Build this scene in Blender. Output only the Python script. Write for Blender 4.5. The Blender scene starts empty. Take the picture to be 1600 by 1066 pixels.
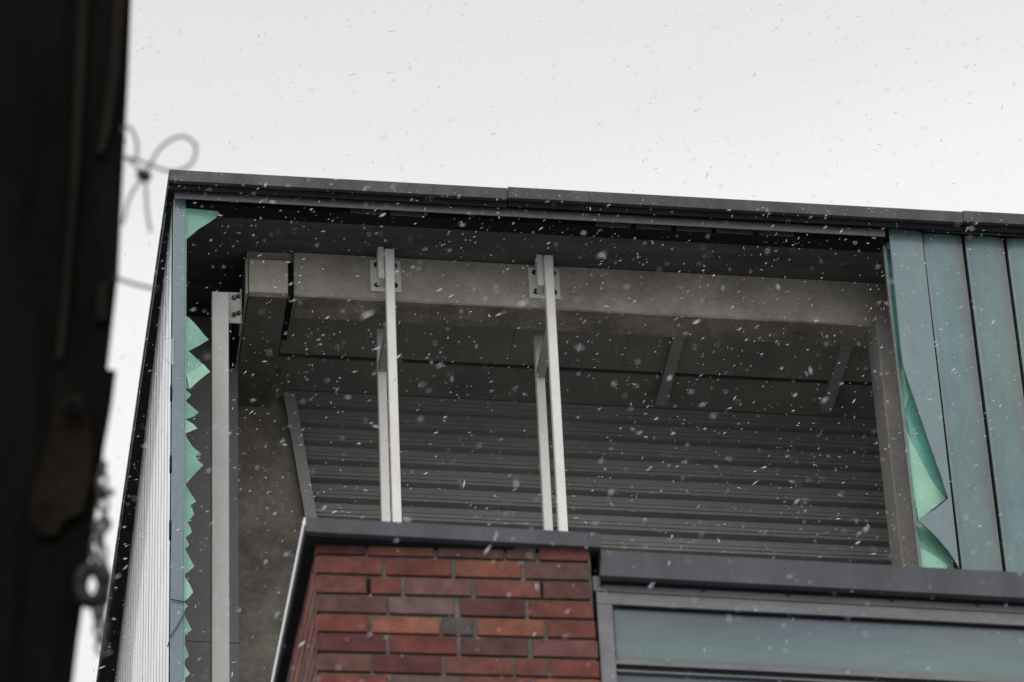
import bpy, bmesh, math, random
from math import radians, sin, cos, pi
from mathutils import Vector, Matrix
random.seed(7)
S = bpy.context.scene
COL = S.collection

# ---------------------------------------------------------------- camera
PITCH, ROLL, FPX = radians(37), radians(2.8), 7160.0
Fv = Vector((0, cos(PITCH), sin(PITCH))); Rl = Vector((1, 0, 0)); Ul = Vector((0, -sin(PITCH), cos(PITCH)))
Rc = cos(ROLL)*Rl - sin(ROLL)*Ul
Uc = sin(ROLL)*Rl + cos(ROLL)*Ul
CAM = Vector((0, 0, 1.6))
cd = bpy.data.cameras.new('camera')
cd.sensor_width = 36; cd.lens = 36*FPX/1600
cd.clip_start = .1; cd.clip_end = 5000
cd.dof.use_dof = True; cd.dof.focus_distance = 25.5; cd.dof.aperture_fstop = 6.0
cam = bpy.data.objects.new('camera', cd); COL.objects.link(cam)
cam.matrix_world = Matrix(((Rc.x, Uc.x, -Fv.x, CAM.x), (Rc.y, Uc.y, -Fv.y, CAM.y), (Rc.z, Uc.z, -Fv.z, CAM.z), (0, 0, 0, 1)))
S.camera = cam

# ---------------------------------------------------------------- view, sky, sun
S.view_settings.view_transform = 'Standard'
S.view_settings.look = 'None'
S.view_settings.exposure = 0.0
S.view_settings.gamma = 1.0
S.cycles.max_bounces = 8
S.cycles.use_denoising = True
SUN_EL, SUN_AZ = radians(50), radians(200)      # azimuth clockwise from +Y (behind the camera)
W = bpy.data.worlds.new("World"); S.world = W; W.use_nodes = True
nt = W.node_tree; nt.nodes.clear()
def N(t, **k):
    n = nt.nodes.new(t)
    for a, b in k.items(): setattr(n, a, b)
    return n
sky = N('ShaderNodeTexSky', sky_type='NISHITA', sun_disc=False, sun_elevation=SUN_EL, sun_rotation=SUN_AZ, dust_density=5.0)
hs = N('ShaderNodeHueSaturation'); hs.inputs['Saturation'].default_value = .15
nt.links.new(sky.outputs[0], hs.inputs['Color'])
tc = N('ShaderNodeTexCoord'); sp = N('ShaderNodeSeparateXYZ'); nt.links.new(tc.outputs['Generated'], sp.inputs[0])
ns = N('ShaderNodeTexNoise'); ns.inputs['Scale'].default_value = 2.2; ns.inputs['Detail'].default_value = 3
nt.links.new(tc.outputs['Generated'], ns.inputs['Vector'])
nm = N('ShaderNodeMath', operation='MULTIPLY_ADD'); nm.inputs[1].default_value = .10; nm.inputs[2].default_value = -.05
nt.links.new(ns.outputs[0], nm.inputs[0])
ad = N('ShaderNodeMath', operation='ADD'); nt.links.new(sp.outputs['Z'], ad.inputs[0]); nt.links.new(nm.outputs[0], ad.inputs[1])
rp = N('ShaderNodeValToRGB')
els = rp.color_ramp.elements
els[0].position = 0.0; els[0].color = (.60, .60, .62, 1)
els[1].position = 1.0; els[1].color = (.76, .77, .80, 1)
for p, c in ((.42, (.84, .84, .86, 1)), (.60, (.99, .99, 1.0, 1)), (.628, (.96, .962, .975, 1)), (.65, (.86, .865, .885, 1)), (.69, (.79, .795, .815, 1))):
    e = els.new(p); e.color = c
nt.links.new(ad.outputs[0], rp.inputs[0])
vm = N('ShaderNodeVectorMath', operation='SCALE')
bk = N('ShaderNodeMapRange', interpolation_type='SMOOTHSTEP')      # sky boosted out of view behind the camera, added to brighten the fronts
for i_, v_ in ((1, -.75), (2, .35), (3, 18.0), (4, 10.0)): bk.inputs[i_].default_value = v_
nt.links.new(sp.outputs['Y'], bk.inputs[0]); nt.links.new(bk.outputs[0], vm.inputs['Scale'])
nt.links.new(rp.outputs[0], vm.inputs[0])
mx = N('ShaderNodeMix', data_type='RGBA'); mx.inputs[0].default_value = .93
nt.links.new(hs.outputs[0], mx.inputs[6]); nt.links.new(vm.outputs[0], mx.inputs[7])
bg = N('ShaderNodeBackground'); bg.inputs['Strength'].default_value = .1
nt.links.new(mx.outputs[2], bg.inputs['Color'])
wo = N('ShaderNodeOutputWorld'); nt.links.new(bg.outputs[0], wo.inputs['Surface'])
sd = bpy.data.lights.new('sun', 'SUN'); sd.energy = .9; sd.angle = radians(25); sd.color = (1, .97, .93)
so = bpy.data.objects.new('sun', sd); COL.objects.link(so)
sv = Vector((sin(SUN_AZ)*cos(SUN_EL), cos(SUN_AZ)*cos(SUN_EL), sin(SUN_EL)))
so.rotation_euler = (-sv).to_track_quat('-Z', 'Y').to_euler()

# ---------------------------------------------------------------- frames (survey of the place)
def ray(x, y): return (Fv*FPX + Rc*(x-800) - Uc*(y-533)).normalized()
class Frame:                                      # a building's own axes: X along its front, Y into it, Z up
    def __init__(s, o, yaw):
        s.o = o; s.yaw = radians(yaw)
        s.M = Matrix.Rotation(-s.yaw, 3, 'Z')
    def on(s, x, y, ax, v):
        d = s.M @ ray(x, y); c = s.M @ (CAM - s.o); t = (v - c[ax]) / d[ax]
        return c + d*t
T = Frame(CAM + ray(272, 305)*28.6, 9.4)
B = Frame(CAM + ray(478, 808)*16.5, 10.3)

# ---------------------------------------------------------------- materials
def mat(name, col, rough=.7, metal=0, spec=.5, var=.15, scale=6, stain=None, stain_amt=.4, bump=.15, bscale=60,
        chips=None, chip_t=.72, chip_scale=25, stretch=(1, 1, 1), trans=0, coat=0, vcol=False, patches=None):
    m = bpy.data.materials.new(name); m.use_nodes = True
    t = m.node_tree; n = t.nodes; L = t.links
    b = n['Principled BSDF']
    b.inputs['Roughness'].default_value = rough; b.inputs['Metallic'].default_value = metal
    b.inputs['Specular IOR Level'].default_value = spec
    b.inputs['Transmission Weight'].default_value = trans; b.inputs['Coat Weight'].default_value = coat
    tc = n.new('ShaderNodeTexCoord'); mp = n.new('ShaderNodeMapping'); mp.inputs['Scale'].default_value = stretch
    L.new(tc.outputs['Object'], mp.inputs[0])
    def noise(sc, det=5, ro=.6):
        k = n.new('ShaderNodeTexNoise'); k.inputs['Scale'].default_value = sc; k.inputs['Detail'].default_value = det
        k.inputs['Roughness'].default_value = ro; L.new(mp.outputs[0], k.inputs['Vector']); return k.outputs[0]
    if vcol:
        a = n.new('ShaderNodeAttribute'); a.attribute_name = 'brick_tint'; cur = a.outputs['Color']
    else:
        r = n.new('ShaderNodeRGB'); r.outputs[0].default_value = (*col, 1); cur = r.outputs[0]
    def rng(sock, a, b2, lo, hi):
        k = n.new('ShaderNodeMapRange'); k.inputs[1].default_value = a; k.inputs[2].default_value = b2
        k.inputs[3].default_value = lo; k.inputs[4].default_value = hi; L.new(sock, k.inputs[0]); return k.outputs[0]
    def mul(c, f):
        k = n.new('ShaderNodeVectorMath'); k.operation = 'SCALE'; L.new(c, k.inputs[0]); L.new(f, k.inputs['Scale']); return k.outputs[0]
    def mixc(f, c, col2):
        k = n.new('ShaderNodeMix'); k.data_type = 'RGBA'; L.new(f, k.inputs[0]); L.new(c, k.inputs[6]); k.inputs[7].default_value = (*col2, 1); return k.outputs[2]
    cur = mul(cur, rng(noise(scale), .3, .7, 1-var, 1+var))
    cur = mul(cur, rng(noise(scale*9, 3), .3, .7, 1-var*.5, 1+var*.5))
    if stain: cur = mixc(rng(noise(scale*.45, 6, .7), .5, .68, 0, stain_amt), cur, stain)
    if patches: cur = mixc(rng(noise(scale*1.7+1, 2, .4), .5, .62, 0, .75), cur, patches)
    if chips: cur = mixc(rng(noise(chip_scale, 4, .75), chip_t, chip_t+.02, 0, 1), cur, chips)
    L.new(cur, b.inputs['Base Color'])
    L.new(rng(noise(scale*3), .3, .7, max(.02, rough-.12), min(1, rough+.12)), b.inputs['Roughness'])
    if bump:
        bp = n.new('ShaderNodeBump'); bp.inputs['Strength'].default_value = bump; bp.inputs['Distance'].default_value = .004
        L.new(noise(bscale, 6, .7), bp.inputs['Height']); L.new(bp.outputs[0], b.inputs['Normal'])
    return m
M = {}
M['coping'] = mat('dark_coping_metal', (.056, .057, .060), .5, .0, .22, .25, 5, (.12, .12, .12), .5, .05, 30, stretch=(1, 1, .3))
M['black'] = mat('black_sheet', (.011, .011, .012), .85, 0, .12, .3, 5)
M['zinc'] = mat('grey_zinc', (.13, .132, .138), .42, .0, .5, .2, 4, (.10, .09, .07), .5, .06, 30, stretch=(1, 1, 3))
M['flash'] = mat('dull_flashing', (.064, .064, .066), .5, 0, .4, .2, 4, (.05, .05, .05), .5, .05, 30)
M['cap'] = mat('slate_grey_cap_sheet', (.058, .062, .070), .5, 0, .25, .2, 5, (.115, .118, .12), .5, .05, 30, stretch=(1, 1, .3))
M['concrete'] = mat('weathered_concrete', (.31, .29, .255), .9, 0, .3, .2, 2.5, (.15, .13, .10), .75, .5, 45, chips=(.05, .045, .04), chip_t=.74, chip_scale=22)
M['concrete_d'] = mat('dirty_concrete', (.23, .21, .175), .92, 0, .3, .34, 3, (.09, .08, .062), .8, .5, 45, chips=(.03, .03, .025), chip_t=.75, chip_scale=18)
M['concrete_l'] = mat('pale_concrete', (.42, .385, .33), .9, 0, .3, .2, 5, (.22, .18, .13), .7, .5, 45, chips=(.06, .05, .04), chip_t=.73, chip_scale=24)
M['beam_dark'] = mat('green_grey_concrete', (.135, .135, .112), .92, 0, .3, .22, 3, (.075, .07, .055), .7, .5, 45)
M['soffit'] = mat('stained_soffit_concrete', (.085, .082, .074), .92, 0, .3, .3, 2, (.04, .038, .035), .8, .5, 30, stretch=(.35, 2.5, 1))
M['ceiling'] = mat('grey_ceiling_board', (.225, .235, .205), .8, 0, .3, .12, 2, (.10, .10, .095), .5, .1, 30)
M['rib'] = mat('ribbed_sheet_metal', (.29, .302, .275), .5, 0, .5, .14, 1.5, (.18, .18, .165), .4, .04, 20, stretch=(.4, 1, 1))
M['board'] = mat('grey_inner_board', (.20, .195, .19), .8, 0, .3, .08, 2, None, 0, .1, 40)
M['paint'] = mat('chipped_white_paint', (.66, .645, .60), .5, 0, .5, .06, 4, (.5, .47, .41), .35, .08, 60, chips=(.07, .045, .03), chip_t=.68, chip_scale=34, stretch=(1, 1, .45))
M['paint_m'] = mat('chipped_grey_white_paint', (.40, .395, .37), .5, 0, .5, .08, 3, (.3, .29, .26), .4, .08, 60, chips=(.06, .05, .04), chip_t=.73, chip_scale=30, stretch=(1, 1, .45))
M['column'] = mat('brown_grey_concrete', (.17, .16, .148), .9, 0, .3, .18, 2.5, (.11, .10, .09), .6, .5, 45)
M['paint_d'] = mat('grey_painted_steel', (.33, .33, .305), .55, 0, .5, .1, 4, (.25, .24, .21), .5, .1, 50, chips=(.05, .04, .03), chip_t=.73, chip_scale=30)
M['bolt'] = mat('rusty_bolt_steel', (.022, .018, .016), .6, .3, .5, .3, 40)
M['profile'] = mat('blue_grey_glass_edge', (.135, .175, .205), .22, 0, .5, .12, 1.2, (.14, .22, .20), .6, 0, 20, stretch=(1, 1, .7))
M['glass'] = mat('matt_channel_glass', (.118, .165, .172), .3, 0, .5, .12, 1.1, (.13, .24, .19), .5, .04, 90, stretch=(1.3, 1, .55), coat=.1)
M['glass_b'] = mat('pale_channel_glass', (.125, .18, .19), .3, 0, .5, .12, 1.1, (.16, .25, .23), .5, .04, 90, stretch=(1.3, 1, .55), coat=.1)
M['glass_s'] = mat('side_channel_glass', (.5, .51, .52), .16, 0, .6, .03, .6, None, 0, 0, 60, coat=.3)
M['green'] = mat('green_broken_glass', (.17, .38, .27), .25, 0, .5, .18, 5, (.12, .38, .33), .4, 0, 60, trans=.15)
M['green2'] = mat('teal_broken_glass', (.12, .36, .29), .25, 0, .5, .2, 4, (.10, .24, .30), .4, 0, 60, trans=.15)
M['green3'] = mat('pale_green_broken_glass', (.25, .50, .36), .25, 0, .5, .12, 3, (.34, .50, .30), .5, 0, 60, trans=.1)
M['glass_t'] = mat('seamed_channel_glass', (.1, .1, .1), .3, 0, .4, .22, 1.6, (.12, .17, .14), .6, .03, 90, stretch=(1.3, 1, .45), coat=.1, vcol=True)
M['pane_reflection'] = mat('tinted_window_glass', (.1, .1, .1), .25, 0, .4, .14, 1.6, (.15, .20, .19), .5, .03, 120, stretch=(.5, 1, 2), coat=.1, vcol=True)
M['edge'] = mat('dark_glass_edge', (.012, .03, .03), .3)
M['brick'] = mat('red_brick', (.3, .1, .07), .85, 0, .3, .36, 14, (.10, .055, .05), .55, .6, 70, vcol=True, patches=None)
M['mortar'] = mat('grey_mortar', (.15, .138, .122), .95, 0, .2, .35, 20, (.09, .08, .07), .6, .8, 60)
M['pane'] = mat('tinted_window_glass', (.10, .13, .142), .22, 0, .5, .16, 1.3, (.15, .225, .22), .7, .03, 120, stretch=(.5, 1, 2.2), coat=.15)
M['pane_d'] = mat('dark_window_glass', (.05, .062, .08), .15, 0, .5, .16, 1.3, None, 0, 0, 80)
M['timber'] = mat('shaded_weathered_timber', (.0042, .0038, .003), .95, 0, .03, .5, 4, (.006, .005, .005), .7, .3, 20, stretch=(3, 1, .4))  # timber colour pushed near black, standing in for shade from overhead
M['timber_l'] = mat('brown_weathered_timber', (.010, .0085, .0065), .95, 0, .04, .4, 4, (.010, .008, .007), .7, .3, 20, stretch=(3, 1, .4))
M['rust'] = mat('rusty_brown_plate', (.009, .007, .005), .95, 0, .04, .6, 5, (.003, .003, .0025), .9, .5, 20)
M['iron'] = mat('dark_iron', (.012, .012, .014), .6, .2, .2, .2, 30)
M['chain'] = mat('dull_chain_steel', (.05, .05, .053), .5, .4, .4, .2, 30)
M['wire'] = mat('grey_tie_wire', (.06, .06, .075), .6, 0, .4)
M['knot'] = mat('dark_blue_cord', (.01, .01, .02), .8)
M['chalk'] = mat('chalk', (.33, .33, .315), .95, 0, .2, .2, 60)
M['snow'] = mat('snow', (.86, .87, .9), .8, 0, .3, .03, 10, bump=0)
_t = M['snow'].node_tree; _tr = _t.nodes.new('ShaderNodeBsdfTranslucent'); _tr.inputs[0].default_value = (.93, .94, .96, 1)
_mx = _t.nodes.new('ShaderNodeMixShader'); _mx.inputs[0].default_value = .82
_t.links.new(_t.nodes['Principled BSDF'].outputs[0], _mx.inputs[1]); _t.links.new(_tr.outputs[0], _mx.inputs[2])
_t.links.new(_mx.outputs[0], _t.nodes['Material Output'].inputs['Surface'])
M['ground'] = mat('snow_dusted_paving', (.32, .32, .33), .8, 0, .3, .15, .4, (.16, .16, .17), .6, .3, 20)
M['render'] = mat('grey_plaster', (.30, .29, .275), .9, 0, .3, .1, .5, bump=.2)

# ---------------------------------------------------------------- mesh helpers
class MB:
    def __init__(s): s.bm = bmesh.new()
    def box(s, a, b, bev=0):
        x0, x1 = sorted((a[0], b[0])); y0, y1 = sorted((a[1], b[1])); z0, z1 = sorted((a[2], b[2]))
        v = [s.bm.verts.new(p) for p in ((x0, y0, z0), (x1, y0, z0), (x1, y1, z0), (x0, y1, z0), (x0, y0, z1), (x1, y0, z1), (x1, y1, z1), (x0, y1, z1))]
        fs = [s.bm.faces.new([v[i] for i in q]) for q in ((3, 2, 1, 0), (4, 5, 6, 7), (0, 1, 5, 4), (1, 2, 6, 5), (2, 3, 7, 6), (3, 0, 4, 7))]
        if bev:
            es = list({e for f in fs for e in f.edges})
            bmesh.ops.bevel(s.bm, geom=es, offset=bev, segments=1, affect='EDGES')
        return s
    def hexa(s, p):                               # eight corners, same order as box
        v = [s.bm.verts.new(q) for q in p]
        for q in ((3, 2, 1, 0), (4, 5, 6, 7), (0, 1, 5, 4), (1, 2, 6, 5), (2, 3, 7, 6), (3, 0, 4, 7)): s.bm.faces.new([v[i] for i in q])
        return s
    def sheet(s, pts, off, mi=None):              # outline pts (3D) extruded by off
        off = Vector(off)
        a = [s.bm.verts.new(p) for p in pts]; b = [s.bm.verts.new(Vector(p)+off) for p in pts]
        fa = [s.bm.faces.new(a), s.bm.faces.new(b[::-1])]
        k = len(a)
        for i in range(k):
            f = s.bm.faces.new((a[i], b[i], b[(i+1) % k], a[(i+1) % k]))
            if mi is not None: f.material_index = mi
        if k > 4:
            s.bm.normal_update(); bmesh.ops.triangulate(s.bm, faces=fa, ngon_method='EAR_CLIP')
        return s
    def tube(s, pts, r, seg=8, closed=False, taper=None):
        pts = [Vector(p) for p in pts]; n = len(pts); rings = []
        up = Vector((0, 0, 1))
        for i, p in enumerate(pts):
            d = (pts[(i+1) % n] - pts[i-1]) if closed else (pts[min(i+1, n-1)] - pts[max(i-1, 0)])
            d.normalize()
            u = d.cross(up)
            if u.length < .05: u = d.cross(Vector((0, 1, 0)))
            u.normalize(); w = d.cross(u)
            rr = r*(taper[i] if taper else 1)
            rings.append([s.bm.verts.new(p + u*cos(2*pi*k/seg)*rr + w*sin(2*pi*k/seg)*rr) for k in range(seg)])
        for i in range(n if closed else n-1):
            A, Bq = rings[i], rings[(i+1) % n]
            for k in range(seg): s.bm.faces.new((A[k], A[(k+1) % seg], Bq[(k+1) % seg], Bq[k]))
        if not closed:
            s.bm.faces.new(rings[0][::-1]); s.bm.faces.new(rings[-1])
        return s
    def cyl(s, c, axis, r, h, seg=16):
        c = Vector(c); a = Vector(axis).normalized()
        return s.tube([c, c + a*h], r, seg)
    def build(s, name, mats, parent=None, smooth=False):
        bmesh.ops.recalc_face_normals(s.bm, faces=s.bm.faces)
        me = bpy.data.meshes.new(name); s.bm.to_mesh(me); s.bm.free()
        for m in (mats if isinstance(mats, (list, tuple)) else [mats]): me.materials.append(m)
        if smooth:
            for p in me.polygons: p.use_smooth = True
        o = bpy.data.objects.new(name, me); COL.objects.link(o)
        if parent: o.parent = parent
        return o
def tag(o, label=None, cat=None, group=None, kind=None):
    for k, v in (('label', label), ('category', cat), ('group', group), ('kind', kind)):
        if v: o[k] = v
    return o
def empty(name, loc, yaw=0):
    o = bpy.data.objects.new(name, None); COL.objects.link(o); o.location = loc; o.rotation_euler = (0, 0, yaw)
    return o
def copy_part(src, parent, loc):
    o = src.copy(); COL.objects.link(o); o.parent = parent; o.location = loc
    for ch in [c for c in COL.objects if c.parent == src]:
        k = ch.copy(); COL.objects.link(k); k.parent = o
    return o
def smoothpath(pts, n=8):
    pts = [Vector(p) for p in pts]; out = []
    for i in range(len(pts)-1):
        p0 = pts[max(i-1, 0)]; p1 = pts[i]; p2 = pts[i+1]; p3 = pts[min(i+2, len(pts)-1)]
        for k in range(n):
            t = k/n
            out.append(.5*((2*p1) + (-p0+p2)*t + (2*p0-5*p1+4*p2-p3)*t*t + (-p0+3*p1-3*p2+p3)*t**3))
    return out + [pts[-1]]

# ---------------------------------------------------------------- ground
g = MB(); g.sheet([(-600, -600, 0), (600, -600, 0), (600, 600, 0), (-600, 600, 0)], (0, 0, -.2))
tag(g.build('ground', M['ground']), kind='structure')

# ================================================================ GLASS BUILDING
TZ = T.o.z
tw = empty('glass_building', T.o, T.yaw)
tag(tw, 'tall grey building clad in glass planks, its broken corner open to a concrete beam', 'building')
RX = 11.0            # right end of the front
FL = -5.0            # floor of the open storey
BK = 1.95            # ribbed inner wall
SD = 10.0            # depth of the side front
# --- body
MB().box((.02, .06, -TZ), (RX, SD, FL-.3), .01).build('facade_wall', M['render'], tw)
MB().box((.03, .12, FL-.3+.002), (RX, SD, FL)).build('floor_slab', M['concrete_d'], tw)
MB().box((.06, .13, .0), (RX, SD, .16)).build('roof_slab', M['soffit'], tw)
MB().box((.0, .02, .165), (RX, SD, .20)).build('roof_deck', M['black'], tw)
# side wall behind the planks
MB().box((.022, .14, FL+.002), (.05, SD, -.002)).build('side_lining', M['black'], tw)
# --- coping (front): three sheets with lapped joints
def ycop(xpx): return
cj = [-.04, 2.08, 5.0, RX]
tops = [.105, .112, .118]
for i in range(3):
    z = tops[i]; b = MB()
    x0, x1 = cj[i] + (.004 if i else 0), cj[i+1]
    y0 = -.12 - .004*i
    b.box((x0, y0, z-.085), (x1, y0+.004, z))                      # face
    b.box((x0, y0+.0045, z-.006), (x1, .30, z-.0005))              # top
    b.box((x0, y0+.0045, z-.085), (x1, y0+.03, z-.082))            # drip return
    b.build('coping', M['coping'], tw)
    k = MB().box((x0+.002, y0+.034, z-.128), (x1-.001, -.075, z-.010)); k.build('coping_cleat', M['black'], tw)
# flashing ledge under the coping
f = MB()
zf0, zf1 = T.on(700, 321, 1, -.055).z, T.on(700, 333, 1, -.055).z
f.box((.0, -.055, zf1), (4.50, -.050, zf0)); f.box((.0, -.0498, zf0-.004), (4.50, .12, zf0-.0005))
f.build('flashing', M['flash'], tw)
f = MB()
f.box((4.77, -.062, -.012), (RX, -.057, .03)); f.build('flashing', M['flash'], tw)
MB().box((.0, -.045, .022), (RX, .118, .03)).build('head_board', M['black'], tw)
MB().box((.076, .0, -.075), (4.5, .10, .012)).build('head_rail', M['black'], tw)
# grey spacer panels under the head
for x0, x1 in ((548, 603), (610, 660), (930, 984), (993, 1047), (1056, 1110), (1118, 1174), (1184, 1238)):
    a = T.on(x0, 340, 1, -.01); c = T.on(x1, 340, 1, -.01)
    MB().box((a.x, -.012, -.072), (c.x, -.004, -.036)).build('spacer_panel', M['flash'], tw)
# coping along the side: its outer edge widens towards the back
pA = T.on(150, 1066, 2, .105); k = (pA.x + .04) / (pA.y + .12)
bx = -.04 + k*(SD + .12)
MB().hexa([(-.04, -.1195, .004), (-.035, -.1195, .004), (bx+.005, SD, .004), (bx, SD, .004), (-.04, -.1195, .104), (-.035, -.1195, .104), (bx+.005, SD, .104), (bx, SD, .104)]).build('coping', M['black'], tw)
MB().hexa([(-.034, -.05, .006), (.0, -.05, .006), (.0, SD, .006), (bx+.006, SD, .006), (-.034, -.05, .016), (.0, -.05, .016), (.0, SD, .016), (bx+.006, SD, .016)]).build('side_soffit', M['black'], tw)
# --- side planks (receding front)
y = .10; pw = .262; k = 0
sp_ = MB().box((-.004, 0, FL-2), (.02, .250, 0), .001).build('glass_plank', M['glass_s'], tw)
sp_.location = (0, y, -.002)
while y < SD - .5:
    y += pw; k += 1
    o = sp_.copy(); COL.objects.link(o); o.parent = tw; o.location = (0, y, -.002)
    o.rotation_euler = (0, 0, random.uniform(-.0012, .0012))
    MB().box((-.0048 - random.uniform(0, .0006) + .0006*min(1, y/5), y-.0115, FL-2), (.0195, y-.0005, -.0045)).build('joint_seal', M['black'], tw)
# --- corner profile of edge glass
MB().box((-.002, -.004, FL-2), (.073, .05, -.03), .003).build('corner_profile', M['profile'], tw)
MB().box((-.006, .052, FL-2), (.030, .098, -.03)).build('corner_seal', M['black'], tw)
for ya, yb in ((711, 734), (812, 839), (600, 622)):
    a = T.on(269, ya, 1, .0); c = T.on(269, yb, 1, .0)
    MB().box((-.014, -.002, c.z), (-.003, .04, a.z), .002).build('glazing_clip', M['black'], tw)
# --- shards on the left edge
def shard(name, pts, yv, m, th=.007, fr=T, parent=tw, tilt=0, edge='edge'):
    P = [fr.on(px, py, 1, yv) for px, py in pts]
    x0 = min(p.x for p in P)
    P = [Vector((p.x, p.y + (p.x-x0)*tilt, p.z)) for p in P]
    return MB().sheet(P, (0, th, 0), 1).build(name, [M[m], M[edge]], parent)
L0 = 288
left = [
 ([(289, 325), (341, 327), (343, 330), (338, 337), (328, 345), (310, 357), (297, 369), (289, 376)], 'green', .1),
 ([(L0, 492), (296, 496), (303, 502), (311, 510), (320, 520), (327, 526), (312, 537), (296, 547), (L0, 552)], 'green', .2),
 ([(L0, 549), (294, 548), (303, 556), (318, 569), (329, 580), (313, 594), (297, 609), (L0, 604)], 'green', .05),
 ([(L0, 607), (293, 610), (299, 615), (295, 621), (L0, 627)], 'green', .3),
 ([(L0, 626), (293, 629), (303, 637), (311, 643), (303, 650), (296, 653), (L0, 656)], 'green', .1),
 ([(L0, 655), (294, 657), (302, 661), (309, 667), (298, 673), (L0, 678)], 'green3', .2),
 ([(L0, 677), (292, 684), (301, 697), (313, 706), (306, 712), (310, 718), (318, 725), (304, 740), (290, 757), (287, 757)], 'green', .12),
 ([(287, 757), (290, 757), (298, 769), (307, 781), (298, 788), (304, 801), (293, 816), (287, 817)], 'green', .25),
 ([(286, 816), (293, 816), (298, 824), (300, 831), (290, 840), (293, 846), (296, 851), (289, 858), (285, 859)], 'green', .1),
 ([(285, 859), (290, 859), (297, 871), (304, 883), (294, 893), (285, 900)], 'green', .18),
 ([(285, 899), (291, 904), (297, 914), (302, 925), (294, 935), (285, 942)], 'green3', .05),
 ([(284, 941), (289, 942), (294, 946), (288, 955), (284, 957)], 'green', .2),
 ([(284, 958), (288, 961), (294, 972), (300, 983), (292, 990), (286, 995), (290, 1003), (284, 1006)], 'green', .15),
 ([(283, 1006), (288, 1006), (292, 1014), (295, 1025), (289, 1031), (283, 1037)], 'green', .1),
 ([(283, 1036), (288, 1039), (297, 1052), (290, 1059), (286, 1075), (283, 1078)], 'green3', .12),
 ([(282, 1079), (291, 1090), (299, 1101), (288, 1118), (294, 1130), (281, 1145)], 'green', .1),
]
for pts, m, t in left: shard('glass_shard', pts, .012, m, tilt=t)
shard('glass_shard', [(291, 585), (305, 577), (318, 568), (328, 580), (312, 593), (296, 608)], -.004, 'green3', .004, tilt=.05)
MB().box((.0735, .0, FL-2), (.079, .03, -.10)).build('glass_lip', M['green'], tw)
# clear shard hanging in front of the side
gm = bpy.data.materials.new('clear_grey_glass'); gm.use_nodes = True
gb = gm.node_tree.nodes['Principled BSDF']; gb.inputs['Base Color'].default_value = (.85, .9, .93, 1); gb.inputs['Roughness'].default_value = .05
gb.inputs['Transmission Weight'].default_value = .85; gb.inputs['IOR'].default_value = 1.15; M['clear'] = gm
shard('glass_shard', [(255, 532), (260, 529), (272, 528), (272, 572), (266, 569), (259, 563), (255, 556)], -.012, 'clear', .004)
# loose sealant strands
for pts in ([(265, 936), (270, 937), (280, 939), (290, 941)], [(291, 950), (287, 960), (277, 978), (268, 992), (264, 1003), (262, 1011)]):
    MB().tube(smoothpath([T.on(a, b, 1, -.014) for a, b in pts], 5), .0035, 6).build('sealant_strand', M['edge'], tw)

# --- main beam, side beam
zb = T.on(900, 484, 1, .5).z
BY2 = .72
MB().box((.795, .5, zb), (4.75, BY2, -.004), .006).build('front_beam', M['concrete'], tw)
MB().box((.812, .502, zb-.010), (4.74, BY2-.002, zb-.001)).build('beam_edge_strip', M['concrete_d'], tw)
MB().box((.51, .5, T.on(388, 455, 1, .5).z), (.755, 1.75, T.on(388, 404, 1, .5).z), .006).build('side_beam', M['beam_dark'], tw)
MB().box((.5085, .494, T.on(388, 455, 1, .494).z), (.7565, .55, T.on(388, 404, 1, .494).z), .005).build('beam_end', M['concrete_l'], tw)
MB().box((.757, .53, -.33), (.794, 1.0, -.006)).build('beam_joint', M['black'], tw)
MB().box((.50, .52, -.07), (.79, 1.7, -.004)).build('beam_packing', M['concrete_d'], tw)
# edge angle beside the side beam
MB().box((.488, .49, -.36), (.502, 1.7, -.09)).build('edge_angle', M['paint_d'], tw)
MB().box((.44, .62, -.42), (.484, 1.6, -.30)).build('cable_tray', M['black'], tw)
# chalk number on the beam: 2985 in a box
def stroke(pts, r=.0022):
    return [T.on(1060+a/10, 430+b/10, 1, .4985) for a, b in pts]
ch = MB()
for pts in ([(462, 262), (458, 340), (448, 455), (600, 460)], [(600, 462), (800, 460), (1010, 462), (1050, 440), (1062, 360), (1062, 300)],
            [(515, 320), (530, 290), (560, 292), (570, 312), (550, 340), (515, 372), (560, 378), (600, 370)],
            [(680, 300), (640, 295), (622, 315), (640, 335), (675, 325), (682, 302), (690, 345), (680, 385), (640, 392)],
            [(760, 295), (725, 305), (730, 330), (770, 350), (790, 375), (750, 392), (720, 375), (735, 350), (785, 325), (790, 300), (760, 295)],
            [(1000, 322), (850, 322), (845, 345), (890, 345), (910, 365), (900, 388), (860, 388)]):
    P = stroke(pts); ch.tube(smoothpath(P, 3), .0013 if len(pts) < 7 else .0017, 4)
ch.build('chalk_number', M['chalk'], tw)
for x0, x1, ya, yb in ((556, 566, 412, 458), (792, 803, 428, 470)):
    sm = MB()
    for k in range(1):
        xa = random.uniform(x0, x1)
        P = [T.on(xa+random.uniform(-3, 3), ya+(yb-ya)*t, 1, .4992) for t in (random.uniform(0, .2), .5, random.uniform(.75, 1))]
        sm.tube(smoothpath(P, 4), random.uniform(.004, .006), 4)
    sm.build('lime_smear', M['chalk'], tw)
sc_ = MB()
for pts in ([(452, 700), (450, 740), (444, 780), (436, 815)], [(452, 735), (458, 770), (466, 800), (470, 830)], [(446, 690), (447, 730), (446, 770)]):
    sc_.tube(smoothpath([T.on(a_, b_, 1, 1.7195) for a_, b_ in pts], 6), .0022, 4)
sc_.build('scratch', M['concrete_l'], tw)
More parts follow.
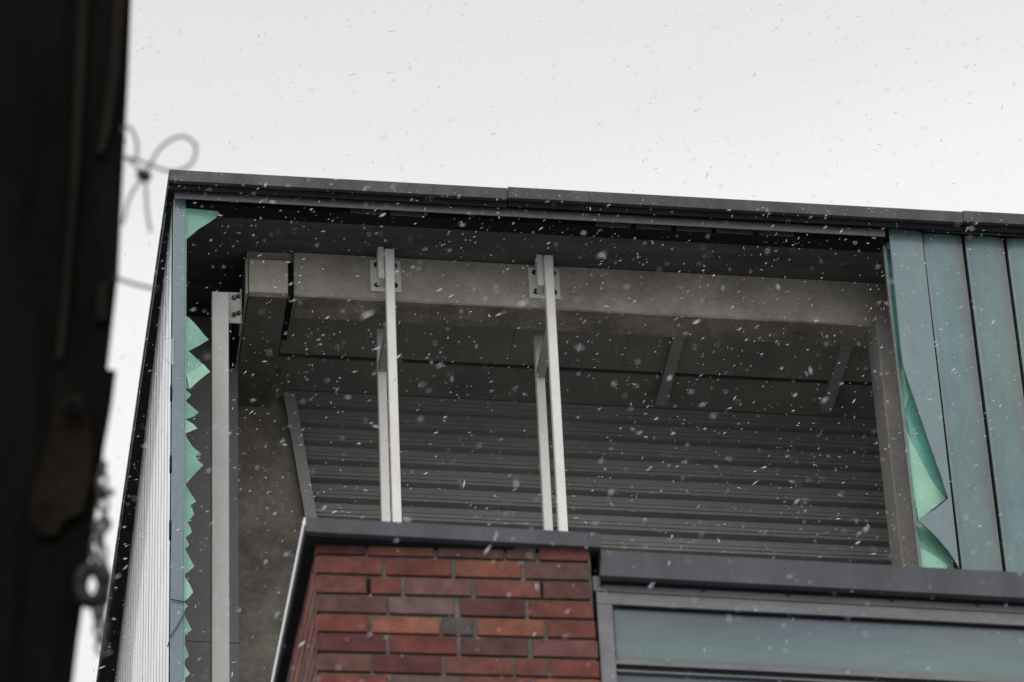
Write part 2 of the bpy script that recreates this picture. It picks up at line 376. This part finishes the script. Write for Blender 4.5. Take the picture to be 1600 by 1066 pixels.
# --- ceiling behind the beam
CZ = -.004
cx = [.80, 1.55, 2.30, 3.05, 3.80, 4.60, 5.4]
for i in range(len(cx)-1):
    MB().box((cx[i]+.0012, BY2+.002, CZ-.03), (cx[i+1]-.0012, 1.53, CZ), .0008).build('ceiling_panel', M['ceiling'], tw)
MB().box((.80, 1.535, CZ-.012), (5.4, BK-.002, CZ-.001)).build('ceiling_recess', M['ceiling'], tw)
for p0, p1 in (((1048, 528), (1024, 634)), ((1310, 542), (1282, 645)), ((676, 506), (660, 600))):
    a = T.on(*p1, 2, -.10)
    w = .075 if p0[0] > 700 else .03
    if p0[0] > 700:
        MB().box((a.x, .75, -.10), (a.x+w, a.y, -.035), .003).build('ceiling_joist', M['rib'], tw)
MB().box((.80, 1.545, -.040), (5.4, 1.56, -.0165)).build('ceiling_drop', M['soffit'], tw)
# --- ribbed inner wall
rb = MB(); prof = []
z = -.02; pit = .150
while z > FL:
    prof += [(0, z), (0, z-.034), (.006, z-.035), (.006, z-.037), (0, z-.038), (0, z-.066), (.009, z-.067), (.009, z-.071), (0, z-.072), (0, z-.094), (.050, z-.102), (.050, z-.140)]
    z -= pit
vs = [[rb.bm.verts.new((x, BK+py, pz)) for x in (.50, 5.4)] for py, pz in prof]
for a, c in zip(vs, vs[1:]): rb.bm.faces.new((a[0], a[1], c[1], c[0]))
rbo = rb.build('ribbed_wall', M['rib'], tw)
MB().box((.05, BK+.07, FL), (5.4, BK+.12, -.002)).build('back_wall', M['black'], tw)
# --- concrete wall on the left with slanted edge
cy = 1.72
a0 = T.on(440, 616, 1, cy); a1 = T.on(475, 806, 1, cy); dz = (a1.x-a0.x)/(a1.z-a0.z)
zbot = FL+.004
MB().sheet([(.30, cy, -.02), (a0.x+(a0.z+.02)*-dz*0, cy, -.02), (a0.x, cy, a0.z), (a0.x+(zbot-a0.z)*dz, cy, zbot), (.30, cy, zbot)], (0, .18, 0)).build('concrete_wall', M['concrete_d'], tw)
q0 = T.on(443, 614, 1, cy-.06); q1 = T.on(477, 806, 1, cy-.06); sl = (q1.x-q0.x)/(q1.z-q0.z)
w = .075
MB().sheet([(q0.x, cy-.06, q0.z), (q0.x+w, cy-.06, q0.z), (q0.x+w+(zbot-q0.z)*sl, cy-.06, zbot), (q0.x+(zbot-q0.z)*sl, cy-.06, zbot)], (0, .055, 0)).build('diagonal_brace', M['paint_d'], tw)
# board behind left post, joint line
zj = T.on(310, 1002, 1, 1.2).z
MB().box((.052, 1.2, zj), (.50, 1.22, -.02)).build('inner_board', M['board'], tw)
MB().box((.052, 1.2, FL+.003), (.50, 1.22, zj-.006)).build('inner_board', M['board'], tw)
# --- right column and jamb
ca = T.on(1390, 700, 1, .36)
MB().box((ca.x, .36, FL+.003), (4.80, .62, zb-.012), .008).build('concrete_column', M['column'], tw)
ja = T.on(1409, 620, 1, .02)
MB().box((ja.x-.012, .02, FL+.003), (ja.x+.004, .05, -.08), .001).build('jamb_strip', M['zinc'], tw)
MB().box((ja.x+.0045, .03, FL+.003), (ja.x+.012, .09, -.08)).build('jamb_seal', M['green2'], tw)
MB().box((ja.x+.3, .09, FL+.003), (RX, .12, -.004)).build('glazing_backing', M['black'], tw)

# --- steel posts
def bolts(m, cx_, y, cz, dx, dz_, parent):
    for sx in (-1, 1):
        for sz in (-1, 1):
            b = MB(); b.cyl((cx_+sx*dx, y, cz+sz*dz_), (0, -1, 0), .019, .012, 6); b.cyl((cx_+sx*dx, y-.012, cz+sz*dz_), (0, -1, 0), .009, .014, 10)
            b.build('bolt', M['bolt'], parent)
PY = .35
def post(px_top, py_top, px_plate):
    a = T.on(px_top, py_top, 1, PY)              # left front top corner of the front post
    w = .056
    MB().box((a.x, PY, FL+.002), (a.x+w, PY+.06, a.z), .004).build('steel_post', M['paint'], tw)
    (x0, z0), (x1, z1) = px_plate
    p = T.on(x0, z0, 1, .49); q = T.on(x1, z1, 1, .49)
    pl = MB().box((p.x, .486, q.z), (q.x, .4985, p.z), .002).build('bracket_plate', M['paint'], tw)
    bolts(None, (p.x+q.x)/2, .486, (p.z+q.z)/2, (q.x-p.x)/2-.04, (p.z-q.z)/2-.045, pl)
    zc, h = (p.z+q.z)/2, (p.z-q.z)/2
    MB().box((a.x-.040, PY+.04, zc-h*.75), (a.x-.002, .4855, zc+h*1.25), .002).build('bracket_stub', M['paint'], tw)
    MB().box((a.x+w+.001, PY+.04, zc-h*.6), (a.x+w+.009, .4855, zc+h*1.25), .002).build('bracket_stub', M['paint'], tw)
    ry = .90
    r0 = T.on(px_top-13, py_top+125, 1, ry)
    rx = a.x + .004
    MB().box((rx, ry, FL+.002), (rx+.056, ry+.06, r0.z), .004).build('steel_post', M['paint'], tw)
    zm = T.on(px_top-2, py_top+192, 1, ry-.01).z
    MB().box((rx+.002, PY+.062, zm), (rx+.054, ry-.002, zm+.07), .003).build('cross_member', M['paint_d'], tw)
post(601.5, 388, ((578, 406), (627, 457)))
post(850, 398, ((825, 418), (876, 468)))
# left post with angle bracket
a = T.on(331, 455, 1, PY)
MB().box((a.x, PY, FL+.002), (a.x+.105, PY+.08, a.z), .004).build('steel_post', M['paint_m'], tw)
p = T.on(358, 457, 1, .43); q = T.on(375, 506, 1, .43)
pl = MB().box((p.x-.01, .425, q.z), (q.x, .435, p.z), .002).build('bracket_plate', M['paint_d'], tw)
pl2 = MB().box((q.x+.001, .425, q.z), (q.x+.009, .56, p.z+.03), .002).build('bracket_plate', M['paint_d'], tw)
for zz in (.25, .8):
    for xx, mm in ((.45, pl), (1.0, pl2)):
        c = Vector((p.x + (q.x-p.x)*xx - (.01 if xx == 1 else 0), .424, q.z + (p.z-q.z)*zz + (.015 if xx == 1 else 0)))
        MB().cyl(c, (0, -1, 0), .014, .014, 8).build('bolt', M['bolt'], mm)

# --- right glass planks
PZ = .006
xj = [T.on(1468, 620, 1, 0).x]
step = T.on(1536, 630, 1, 0).x - xj[0]
def plank(x0, x1, m='glass'):
    b = MB(); n = 6; g = .011
    pts = []; us = [0, .06, .2, .4, .6, .72, .86, 1]; n = len(us)-1
    for u in us: pts.append((x0+g + (x1-x0-2*g)*u, -.010 - .010*sin(pi*u)**.5))
    outline = [(x0+g, .05)] + pts + [(x1-g, .05)]
    top = [b.bm.verts.new((x, y, PZ)) for x, y in outline]; bot = [b.bm.verts.new((x, y, FL-1.0)) for x, y in outline]
    k = len(outline); b.bm.faces.new(top); b.bm.faces.new(bot[::-1])
    for i in range(k): b.bm.faces.new((top[i], bot[i], bot[(i+1) % k], top[(i+1) % k]))
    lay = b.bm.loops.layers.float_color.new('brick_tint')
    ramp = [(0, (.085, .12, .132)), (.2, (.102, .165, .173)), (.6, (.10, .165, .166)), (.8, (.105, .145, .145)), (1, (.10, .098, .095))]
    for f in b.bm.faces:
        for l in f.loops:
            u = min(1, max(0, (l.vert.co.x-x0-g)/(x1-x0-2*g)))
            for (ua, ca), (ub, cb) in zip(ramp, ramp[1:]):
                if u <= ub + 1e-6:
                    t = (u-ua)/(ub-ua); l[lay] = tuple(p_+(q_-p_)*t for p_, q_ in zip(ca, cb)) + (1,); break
    return b.build('glass_plank', M['glass_t'], tw)
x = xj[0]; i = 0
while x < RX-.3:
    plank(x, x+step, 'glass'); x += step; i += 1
# first plank, broken and tilted outwards
P1 = [(1387, 347), (1413, 355), (1440, 364), (1469, 620), (1499, 889), (1490, 874), (1482, 862), (1465, 842), (1449, 826), (1433, 813), (1446, 804), (1463, 795), (1481, 779), (1476, 764),
      (1468, 738), (1455, 703), (1443, 668), (1430, 630), (1420, 601), (1411, 573), (1407, 545), (1403, 500), (1397, 440), (1391, 385)]
P = [T.on(a, b, 1, -.022) for a, b in P1]
MB().sheet(P, (0, .006, 0), 1).build('broken_glass_plank', [M['glass_b'], M['edge']], tw)['label'] = 'cracked glass plank with curved broken left edge'
for seq in (P1[12:24][::-1], P1[4:10][::-1]):
    MB().tube([T.on(a, b, 1, -.024) for a, b in seq], .0022, 5).build('crack_edge', M['edge'], [o for o in COL.objects if o.name == 'broken_glass_plank'][0])
P = [T.on(a, b, 1, .0) for a, b in ((1438, 372), (1443, 372), (1500, 889), (1494, 889))]
MB().sheet(P, (0, .06, 0)).build('plank_flange', M['black'], tw)
# green glass seen behind the break
shard('glass_shard', [(1383, 379), (1400, 380), (1408, 450), (1412, 560), (1432, 700), (1445, 830), (1447, 889), (1436, 889), (1410, 640)], .060, 'green2', .006)
shard('glass_shard', [(1408, 560), (1440, 640), (1462, 700), (1487, 776), (1470, 790), (1450, 800), (1412, 640)], .052, 'green2', .006)
shard('glass_shard', [(1411, 655), (1424, 690), (1455, 750), (1478, 780), (1435, 812), (1428, 770)], .044, 'green3', .005)
shard('glass_shard', [(1431, 812), (1442, 815), (1475, 848), (1498, 874), (1498, 891), (1438, 891)], .052, 'green', .005)
shard('glass_shard', [(1435, 855), (1460, 868), (1482, 884), (1478, 891), (1438, 891)], .044, 'green3', .005)
shard('glass_shard', [(1385, 379), (1394, 379), (1396, 390), (1387, 390)], .048, 'green3', .005)
shard('glass_shard', [(1403, 585), (1412, 575), (1420, 622), (1410, 650)], .048, 'green3', .005)

# ================================================================ BRICK BUILDING
bb = empty('brick_building', B.o, B.yaw)
tag(bb, 'red brick pier and framed window under grey metal caps, in front of the glass building', 'building')
BZ = B.o.z
# caps
def cap(x0, x1, zt, zb_, cut=0):
    b = MB(); t = .003
    b.sheet([(x0, 0, zt), (x1, 0, zt), (x1, 0, zb_), (x0-cut, 0, zb_)], (0, t, 0))
    b.sheet([(x0-cut, t+.0005, zb_), (x1, t+.0005, zb_), (x1, .03, zb_), (x0-cut, .03, zb_)], (0, 0, .003))
    return b
c = cap(0, 1.072, 0, -.062); c.box((0, .0035, -.004), (1.072, .45, -.001)); c.build('cap', M['cap'], bb)
# side return of the cap, with a bright turned edge
MB().box((-.0005, .004, -.066), (.003, 2.6, .0)).build('cap_side', M['black'], bb)
MB().box((-.0065, .0045, -.030), (-.001, 2.6, .002)).build('cap_trim', mat('bright_trim', (.8, .8, .82), .1, 0, .6, .02, 3, bump=0), bb)
MB().box((.0035, .031, -.075), (1.066, 2.6, -.062)).build('cap_board', M['black'], bb)
c = cap(1.076, 6.5, -.074, -.186, .012); c.box((1.076, .0035, -.078), (6.5, .45, -.075)); c.build('cap', M['cap'], bb)
MB().box((1.07, .031, -.194), (6.5, .2, -.190)).build('cap_board', M['black'], bb)
MB().box((1.0725, .0, -.185), (1.0745, .4, -.01)).build('cap_end', M['cap'], bb)
# brick pier, at a slight angle to the cap
p0 = B.on(493, 850, 1, .062)
pier = empty('brick_pier', (p0.x, .062, 0), radians(-2.5)); pier.parent = bb
PM = Matrix.Translation(Vector((p0.x, .062, 0))) @ Matrix.Rotation(radians(-2.5), 4, 'Z')
K = 1/1262.0
rows = [(-.030, [(265, 492, 'd'), (505, 802, 'o'), (818, 1125, 'p'), (1140, 1270, 'p'), (1285, 1510, 'r')])]
R_ = [
 [(265, 565, 'r'), (583, 882, 'r'), (900, 1200, 'o'), (1218, 1512, 'p')],
 [(265, 492, 'r'), (512, 650, 'r'), (668, 970, 'k'), (988, 1283, 'r'), (1297, 1512, 'p')],
 [(265, 580, 'p'), (595, 886, 'l'), (913, 1210, 'd'), (1228, 1522, 'r')],
 [(265, 500, 'r'), (510, 817, 'O'), (832, 970, 'g'), (988, 1290, 'O'), (1305, 1525, 'r')],
 [(265, 572, 'd'), (590, 892, 'r'), (913, 1213, 'd'), (1235, 1530, 'k')],
 [(265, 505, 'b'), (515, 820, 'd'), (838, 1140, 'r'), (1152, 1300, 'r'), (1312, 1532, 'r')],
 [(265, 578, 'r'), (595, 903, 'l'), (920, 1220, 'r'), (1240, 1535, 'O')]]
TN = {k: tuple(.50*c*.9 + .50*.1*sum(v)/3 for c in v) for k, v in dict(r=(.27, .075, .05), o=(.30, .105, .06), O=(.40, .125, .065), p=(.18, .078, .062), d=(.16, .055, .045), k=(.29, .125, .105), l=(.25, .14, .125), g=(.14, .115, .105), b=(.20, .095, .07)).items()}
pitz = .0833; hz = .0705
z_first_top = (PM.inverted() @ B.on(*(400+262/2.857, 740+368/2.857), 1, .062)).z
xr = []
def brick_rows(top, count):
    out = []
    for i in range(count):
        if i < len(R_): r = R_[i]
        else:
            r = []; x = 265; off = (i % 2)
            if off: r.append((x, x+145, random.choice('rdp'))); x += 160
            while x < 1440:
                e = min(x+302, 1530); r.append((x, e, random.choice('rrrdpkolOb'))); x = e+17
        out.append((top - i*pitz, r))
    return out
rows = [(z_first_top+pitz, rows[0][1])] + brick_rows(z_first_top, 40)
bm = bmesh.new(); lay = bm.loops.layers.float_color.new('brick_tint')
def brick(x0, x1, y0, y1, zt, h, tint):
    j = lambda s=.0012: random.uniform(-s, s)
    tmp = [(x0+j(), y0+j(), zt-h+j()), (x1+j(), y0+j(), zt-h+j()), (x1, y1, zt-h), (x0, y1, zt-h), (x0+j(), y0+j(), zt+j()), (x1+j(), y0+j(), zt+j()), (x1, y1, zt), (x0, y1, zt)]
    v = [bm.verts.new(p) for p in tmp]; fs = []
    for q in ((3, 2, 1, 0), (4, 5, 6, 7), (0, 1, 5, 4), (1, 2, 6, 5), (2, 3, 7, 6), (3, 0, 4, 7)): fs.append(bm.faces.new([v[k] for k in q]))
    r = bmesh.ops.bevel(bm, geom=list({e for f in fs for e in f.edges}), offset=.0022, segments=1, affect='EDGES')
    allf = set(r['faces'])
    for vv in r['verts']: allf |= set(vv.link_faces)
    c = TN[tint]; s = random.uniform(.88, 1.12); h2 = random.uniform(-.012, .012)
    c = (c[0]*s, (c[1]+h2*.6)*s, (c[2]+h2*.4)*s, 1)
    for vv in v:
        pass
    for f in allf:
        for l in f.loops: l[lay] = c
PW = (1532-265)*K
for zt, r in rows:
    for (a, b_, tint) in r:
        brick((a-265)*K, (b_-265)*K, 0, .09, zt, hz, tint)
    # side face, receding
    yy = .0 + (.0 if random.random() < .5 else 0)
    first = True; y0 = .1
    par = int(round((z_first_top-zt)/pitz)) % 2
    y0 = .105 if par else .105
    ln = .125 if par else .24
    while y0 < 2.2:
        y1 = y0+ln
        brick(-.001, .09, y0, y1, zt, hz, random.choice('rkdlpO'))
        y0 = y1+.011; ln = .24
pe = B.on(445, 1066, 2, -.075); pe = PM.inverted() @ pe; SHK = pe.x/pe.y
me = bpy.data.meshes.new('brick_wall')
for v in bm.verts:                                # the side face runs at a slight angle to the front
    if v.co.y > .095: v.co.x += SHK*(v.co.y-.095)

bmesh.ops.recalc_face_normals(bm, faces=bm.faces); bm.to_mesh(me); bm.free(); me.materials.append(M['brick'])
# scale tint attribute is stored as byte colour: fine
bw = bpy.data.objects.new('brick_wall', me); COL.objects.link(bw); bw.parent = pier
ztop = z_first_top+pitz+.01; zb2 = z_first_top-39*pitz-.08
mo = MB(); mo.hexa([(.010, .012, zb2), (PW-.008, .012, zb2), (PW-.008, 2.2, zb2), (.010+SHK*2.1, 2.2, zb2), (.010, .012, ztop), (PW-.008, .012, ztop), (PW-.008, 2.2, ztop), (.010+SHK*2.1, 2.2, ztop)])
mo.build('mortar', M['mortar'], pier)
# two dark open weep joints
for (a, b_) in ((495, 510), (1285, 1296)):
    MB().box(((a-265)*K, .0055, z_first_top-pitz-hz), ((b_-265)*K, .0072, z_first_top-pitz)).build('weep_joint', M['black'], pier)
MB().box((.05, .30, -BZ), (6.5, 5, zb2-.002)).build('lower_wall', M['render'], bb)
# window bay
def zat(x, y, yv): return B.on(x, y, 1, yv).z
wx0 = B.on(934, 1000, 1, .07).x
s1 = (zat(940, 905, .046), zat(940, 923.5, .046)); s2 = (zat(940, 925, .044), zat(940, 943, .044))
win = MB(); WR = 6.4
win.box((wx0, .044, s2[1]), (WR, .12, s2[0]), .001)
fx1 = B.on(958, 1000, 1, .07).x
win.box((wx0, .045, -1.8), (fx1, .12, s2[1]-.0008), .001)
tz0, tz1 = zat(960, 1030, .054), zat(960, 1037, .054)
wn = empty('window', (0, 0, 0)); wn.parent = bb
win.build('frame', M['zinc'], wn)
MB().box((fx1+.0005, .054, tz1), (WR, .12, tz0)).build('transom', M['zinc'], wn)
MB().box((fx1+.0005, .060, tz1-.022), (WR, .12, tz1-.0005)).build('gasket', M['black'], wn)
MB().box((fx1+.0005, .056, tz1-.03), (WR, .118, tz1-.0225)).build('sash_rail', M['zinc'], wn)
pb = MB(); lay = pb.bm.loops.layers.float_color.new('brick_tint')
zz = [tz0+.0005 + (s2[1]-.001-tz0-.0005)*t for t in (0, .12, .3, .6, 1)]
tint = [(.085, .10, .10), (.115, .155, .15), (.105, .16, .155), (.088, .125, .137), (.060, .072, .092)]  # reflection painted into the pane colours by height, darkest at the top
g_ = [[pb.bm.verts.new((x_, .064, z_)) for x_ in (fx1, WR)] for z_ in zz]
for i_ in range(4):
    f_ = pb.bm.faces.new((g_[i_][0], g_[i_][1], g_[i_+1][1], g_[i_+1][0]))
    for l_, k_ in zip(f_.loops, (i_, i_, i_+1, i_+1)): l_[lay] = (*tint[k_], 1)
pb.build('pane', M['pane_reflection'], wn)
MB().box((fx1, .070, -1.8), (WR, .112, tz1-.0305)).build('pane', M['pane_d'], wn)
MB().box((fx1, .052, s2[1]-.005), (WR, .0635, s2[1]-.0012)).build('gasket', M['black'], wn)
MB().box((fx1+.0003, .052, tz0+.001), (fx1+.004, .0635, s2[1]-.0055)).build('gasket', M['black'], wn)
MB().box((fx1, .16, -1.8), (WR, .29, -.23)).build('window_core', M['black'], wn)
st = MB(); st.box((wx0-.01, .046, s1[1]), (WR, .12, s1[0]+.012), .001); sto = st.build('zinc_strip', M['zinc'], bb)
for sx, sy in ((937, 920), (1095, 925), (1228, 933), (1390, 943), (1523, 951)):
    c = B.on(sx, sy, 1, .081); MB().cyl((c.x, .047, (s1[0]+s1[1])/2-.002), (0, -1, 0), .0065, .007, 10).build('screw', M['bolt'], sto)
MB().box((wx0-.012, .13, -.3), (WR, .16, -.19)).build('bay_backing', M['black'], bb)

# ================================================================ DARK TIMBER WALL, CHAIN, TIE WIRES (close by, left)
FY = 7.1
G = Frame(Vector((0, 0, 0)), 0)
def fp(x, y, Y=FY): return G.on(x, y, 1, Y)
base = fp(60, 533); tp = empty('timber_wall', (base.x, FY, 0))
tag(tp, 'weathered timber wall edge, coloured near black as if shaded, very close on the left, out of focus', 'wall')
def fshape(name, pts, Y, th, m):
    P = [fp(a, b, Y) - Vector((base.x, FY, 0)) for a, b in pts]
    return MB().sheet(P, (-.13*th, th, .72*th)).build(name, M[m], tp)
fshape('wall_board', [(-700, -500), (190, -500), (160, 0), (125, 430), (100, 700), (60, 1066), (0, 1600), (-700, 1600)], FY+.03, .22, 'timber')
fshape('corner_post', [(236, -500), (205, 0), (200, 130), (191, 300), (185, 430), (168, 577), (182, 579), (174, 640), (163, 700), (152, 790), (140, 880), (122, 1000), (114, 1066), (70, 1600), (-20, 1600), (22, 1066), (75, 700), (105, 430), (137, 0), (170, -500)], FY+.012, .28, 'timber')
fshape('edge_batten', [(152, -300), (122, 0), (112, 240), (96, 480), (87, 560), (98, 560), (111, 430), (126, 240), (138, 0), (168, -300)], FY-.004, .02, 'timber_l')
fshape('cover_strip', [(205, -300), (178, 0), (170, 120), (157, 215), (149, 240), (162, 240), (173, 200), (186, 120), (196, 0), (222, -300)], FY-.004, .015, 'timber_l')
fshape('rusty_plate', [(84, 650), (98, 628), (120, 622), (138, 645), (146, 700), (140, 760), (128, 800), (100, 812), (88, 835), (60, 836), (46, 812), (50, 770), (64, 735), (70, 690)], FY-.004, .015, 'rust')
fshape('rusty_plate', [(152, 440), (168, 440), (168, 500), (150, 500)], FY-.004, .015, 'timber_l')
bo = MB(); c = fp(114, 640, FY-.02) - Vector((base.x, FY, 0)); bo.cyl(c, (0, -1, 0), .022, .02, 12); bo.cyl(c+Vector((0, -.02, 0)), (0, -1, 0), .010, .012, 12); bo.build('bolt', M['timber_l'], tp)
# chain
def link(mb, c, d, side, L=.040, Wd=.025, r=.0038):
    d = d.normalized(); side = (side - d*side.dot(d)).normalized(); pts = []
    for k in range(20):
        t = 2*pi*k/20; pts.append(c + d*(L/2-r)*sin(t)*1.0 + side*(Wd/2-r)*(abs(cos(t))**.8)*(1 if cos(t) > 0 else -1))
    mb.tube(pts, r, 7, True)
cp = fp(146, 915, FY-.03)
cr = empty('chain', fp(158, 730, FY-.03)); cr_loc = cr.location.copy()
tag(cr, 'small-link steel chain with a thick iron ring, hanging beside the dark timber edge', 'chain')
def strand(path):
    path = smoothpath([fp(a, b, FY-.03) for a, b in path], 14); acc = 0; nxt = 0; k = 0
    for i in range(1, len(path)):
        acc += (path[i]-path[i-1]).length
        if acc >= nxt:
            d = path[i]-path[i-1]
            side = Vector((1, .25, 0)) if k % 2 else Vector((.35, 1, .1))
            side += Vector((random.uniform(-.4, .4), random.uniform(-.3, .3), 0))
            mb = MB(); link(mb, path[i]-cr_loc, d+Vector((random.uniform(-.002, .002), 0, 0)), side); mb.build('link', M['chain'], cr, True)
            nxt += .027; k += 1
strand([(161, 732), (160, 775), (164, 810), (159, 850), (166, 905), (158, 960), (160, 1000), (154, 1028)])
strand([(163, 800), (152, 840), (149, 878), (152, 900)])
strand([(160, 930), (152, 965), (157, 1005)])
rg = MB(); pts = []
for k in range(28):
    t = 2*pi*k/28; pts.append(fp(144+18*cos(t), 915+26*sin(t), FY-.035)-cr_loc)
rg.tube(pts, .0145, 10, True); rg.build('ring', M['iron'], cr, True)
hk = MB(); hk.tube([fp(a, b, FY-.04)-cr_loc for a, b in ((150, 768), (160, 771), (170, 770), (178, 768))], .007, 8); hk.build('hook', M['iron'], cr, True)
# tie wires
def wire(name, paths, label, r=.0035, knot=None):
    o = empty(name, fp(*paths[0][0], FY-.01)); tag(o, label, 'wire')
    for p in paths:
        MB().tube([q-o.location for q in smoothpath([fp(a, b, FY-.01) for a, b in p], 10)], r, 8).build('strand', M['wire'], o, True)
    if knot:
        kb = MB(); c = fp(*knot, FY-.012)-o.location
        kb.tube([c+Vector((-.012, 0, .006)), c+Vector((0, -.003, .002)), c+Vector((.013, 0, -.003))], .009, 8)
        kb.tube([c+Vector((-.003, -.004, .012)), c+Vector((.003, -.004, -.012))], .007, 8); kb.build('knot', M['knot'], o, True)
wire('tie_wire', [[(226, 276), (236, 255), (250, 232), (270, 217), (290, 214), (304, 226), (305, 244), (294, 260), (270, 268), (242, 261), (214, 250), (190, 245)],
                  [(196, 246), (210, 258), (226, 276), (228, 300), (230, 330), (235, 362)], [(226, 276), (210, 295), (199, 320), (192, 350)]],
     'grey looped tie wire with dark knot, sticking out of the timber against the sky', .0030, (225, 276))
wire('wire_end', [[(189, 205), (196, 199), (206, 203), (214, 224), (213, 250)]], 'short curved wire end arching out of the timber above the knotted wire loop', .003)
wire('straight_wire', [[(180, 434), (200, 441), (222, 447), (244, 452)]], 'straight taut wire running from the timber edge behind the black roof edge', .0036)

# ================================================================ FALLING SNOW
rs = random.Random(3); verts = []; faces = []
oct_f = ((0, 2, 4), (2, 1, 4), (1, 3, 4), (3, 0, 4), (2, 0, 5), (1, 2, 5), (3, 1, 5), (0, 3, 5))
iT = Matrix.Translation(T.o) @ Matrix.Rotation(T.yaw, 4, 'Z'); iT.invert()
iB = Matrix.Translation(B.o) @ Matrix.Rotation(B.yaw, 4, 'Z'); iB.invert()
cnt = 0
while cnt < 29000:
    y = rs.uniform(3.5, 25); x = rs.uniform(-4.6, 4.6); z = 1.6 + y*.7536 + rs.uniform(-3.6, 3.6)
    p = Vector((x, y, z))
    if (p-CAM).length < 10.0: continue
    q = iT @ p
    if q.y > .3 and q.x > -.3: continue
    q = iB @ p
    if q.y > -.05 and q.z < .1 and q.x > -.1: continue
    cnt += 1
    s = min(2.2, math.exp(rs.gauss(-.42, .5))); L = .0072*s*rs.uniform(.7, 1.6); wd = .0016*s
    a = radians(rs.gauss(28, 22)) if rs.random() < .8 else radians(rs.gauss(75, 25))
    d = Vector((cos(a), rs.uniform(-.5, .5), sin(a))).normalized()
    u = d.cross(Vector((0, 1, .2))).normalized(); w = d.cross(u)
    b0 = len(verts)
    jt = lambda: rs.uniform(.6, 1.3)
    verts += [p+d*L*jt(), p-d*L*jt(), p+u*wd*jt(), p-u*wd*jt(), p+w*wd*jt(), p-w*wd*jt()]
    faces += [tuple(b0+k for k in f) for f in oct_f]
me = bpy.data.meshes.new('falling_snow'); me.from_pydata([tuple(v) for v in verts], [], faces); me.materials.append(M['snow'])
sn = bpy.data.objects.new('falling_snow', me); COL.objects.link(sn)
for p_ in me.polygons: p_.use_smooth = True
tag(sn, 'white snowflakes blowing through the air in front of the buildings', 'snow', kind='stuff')
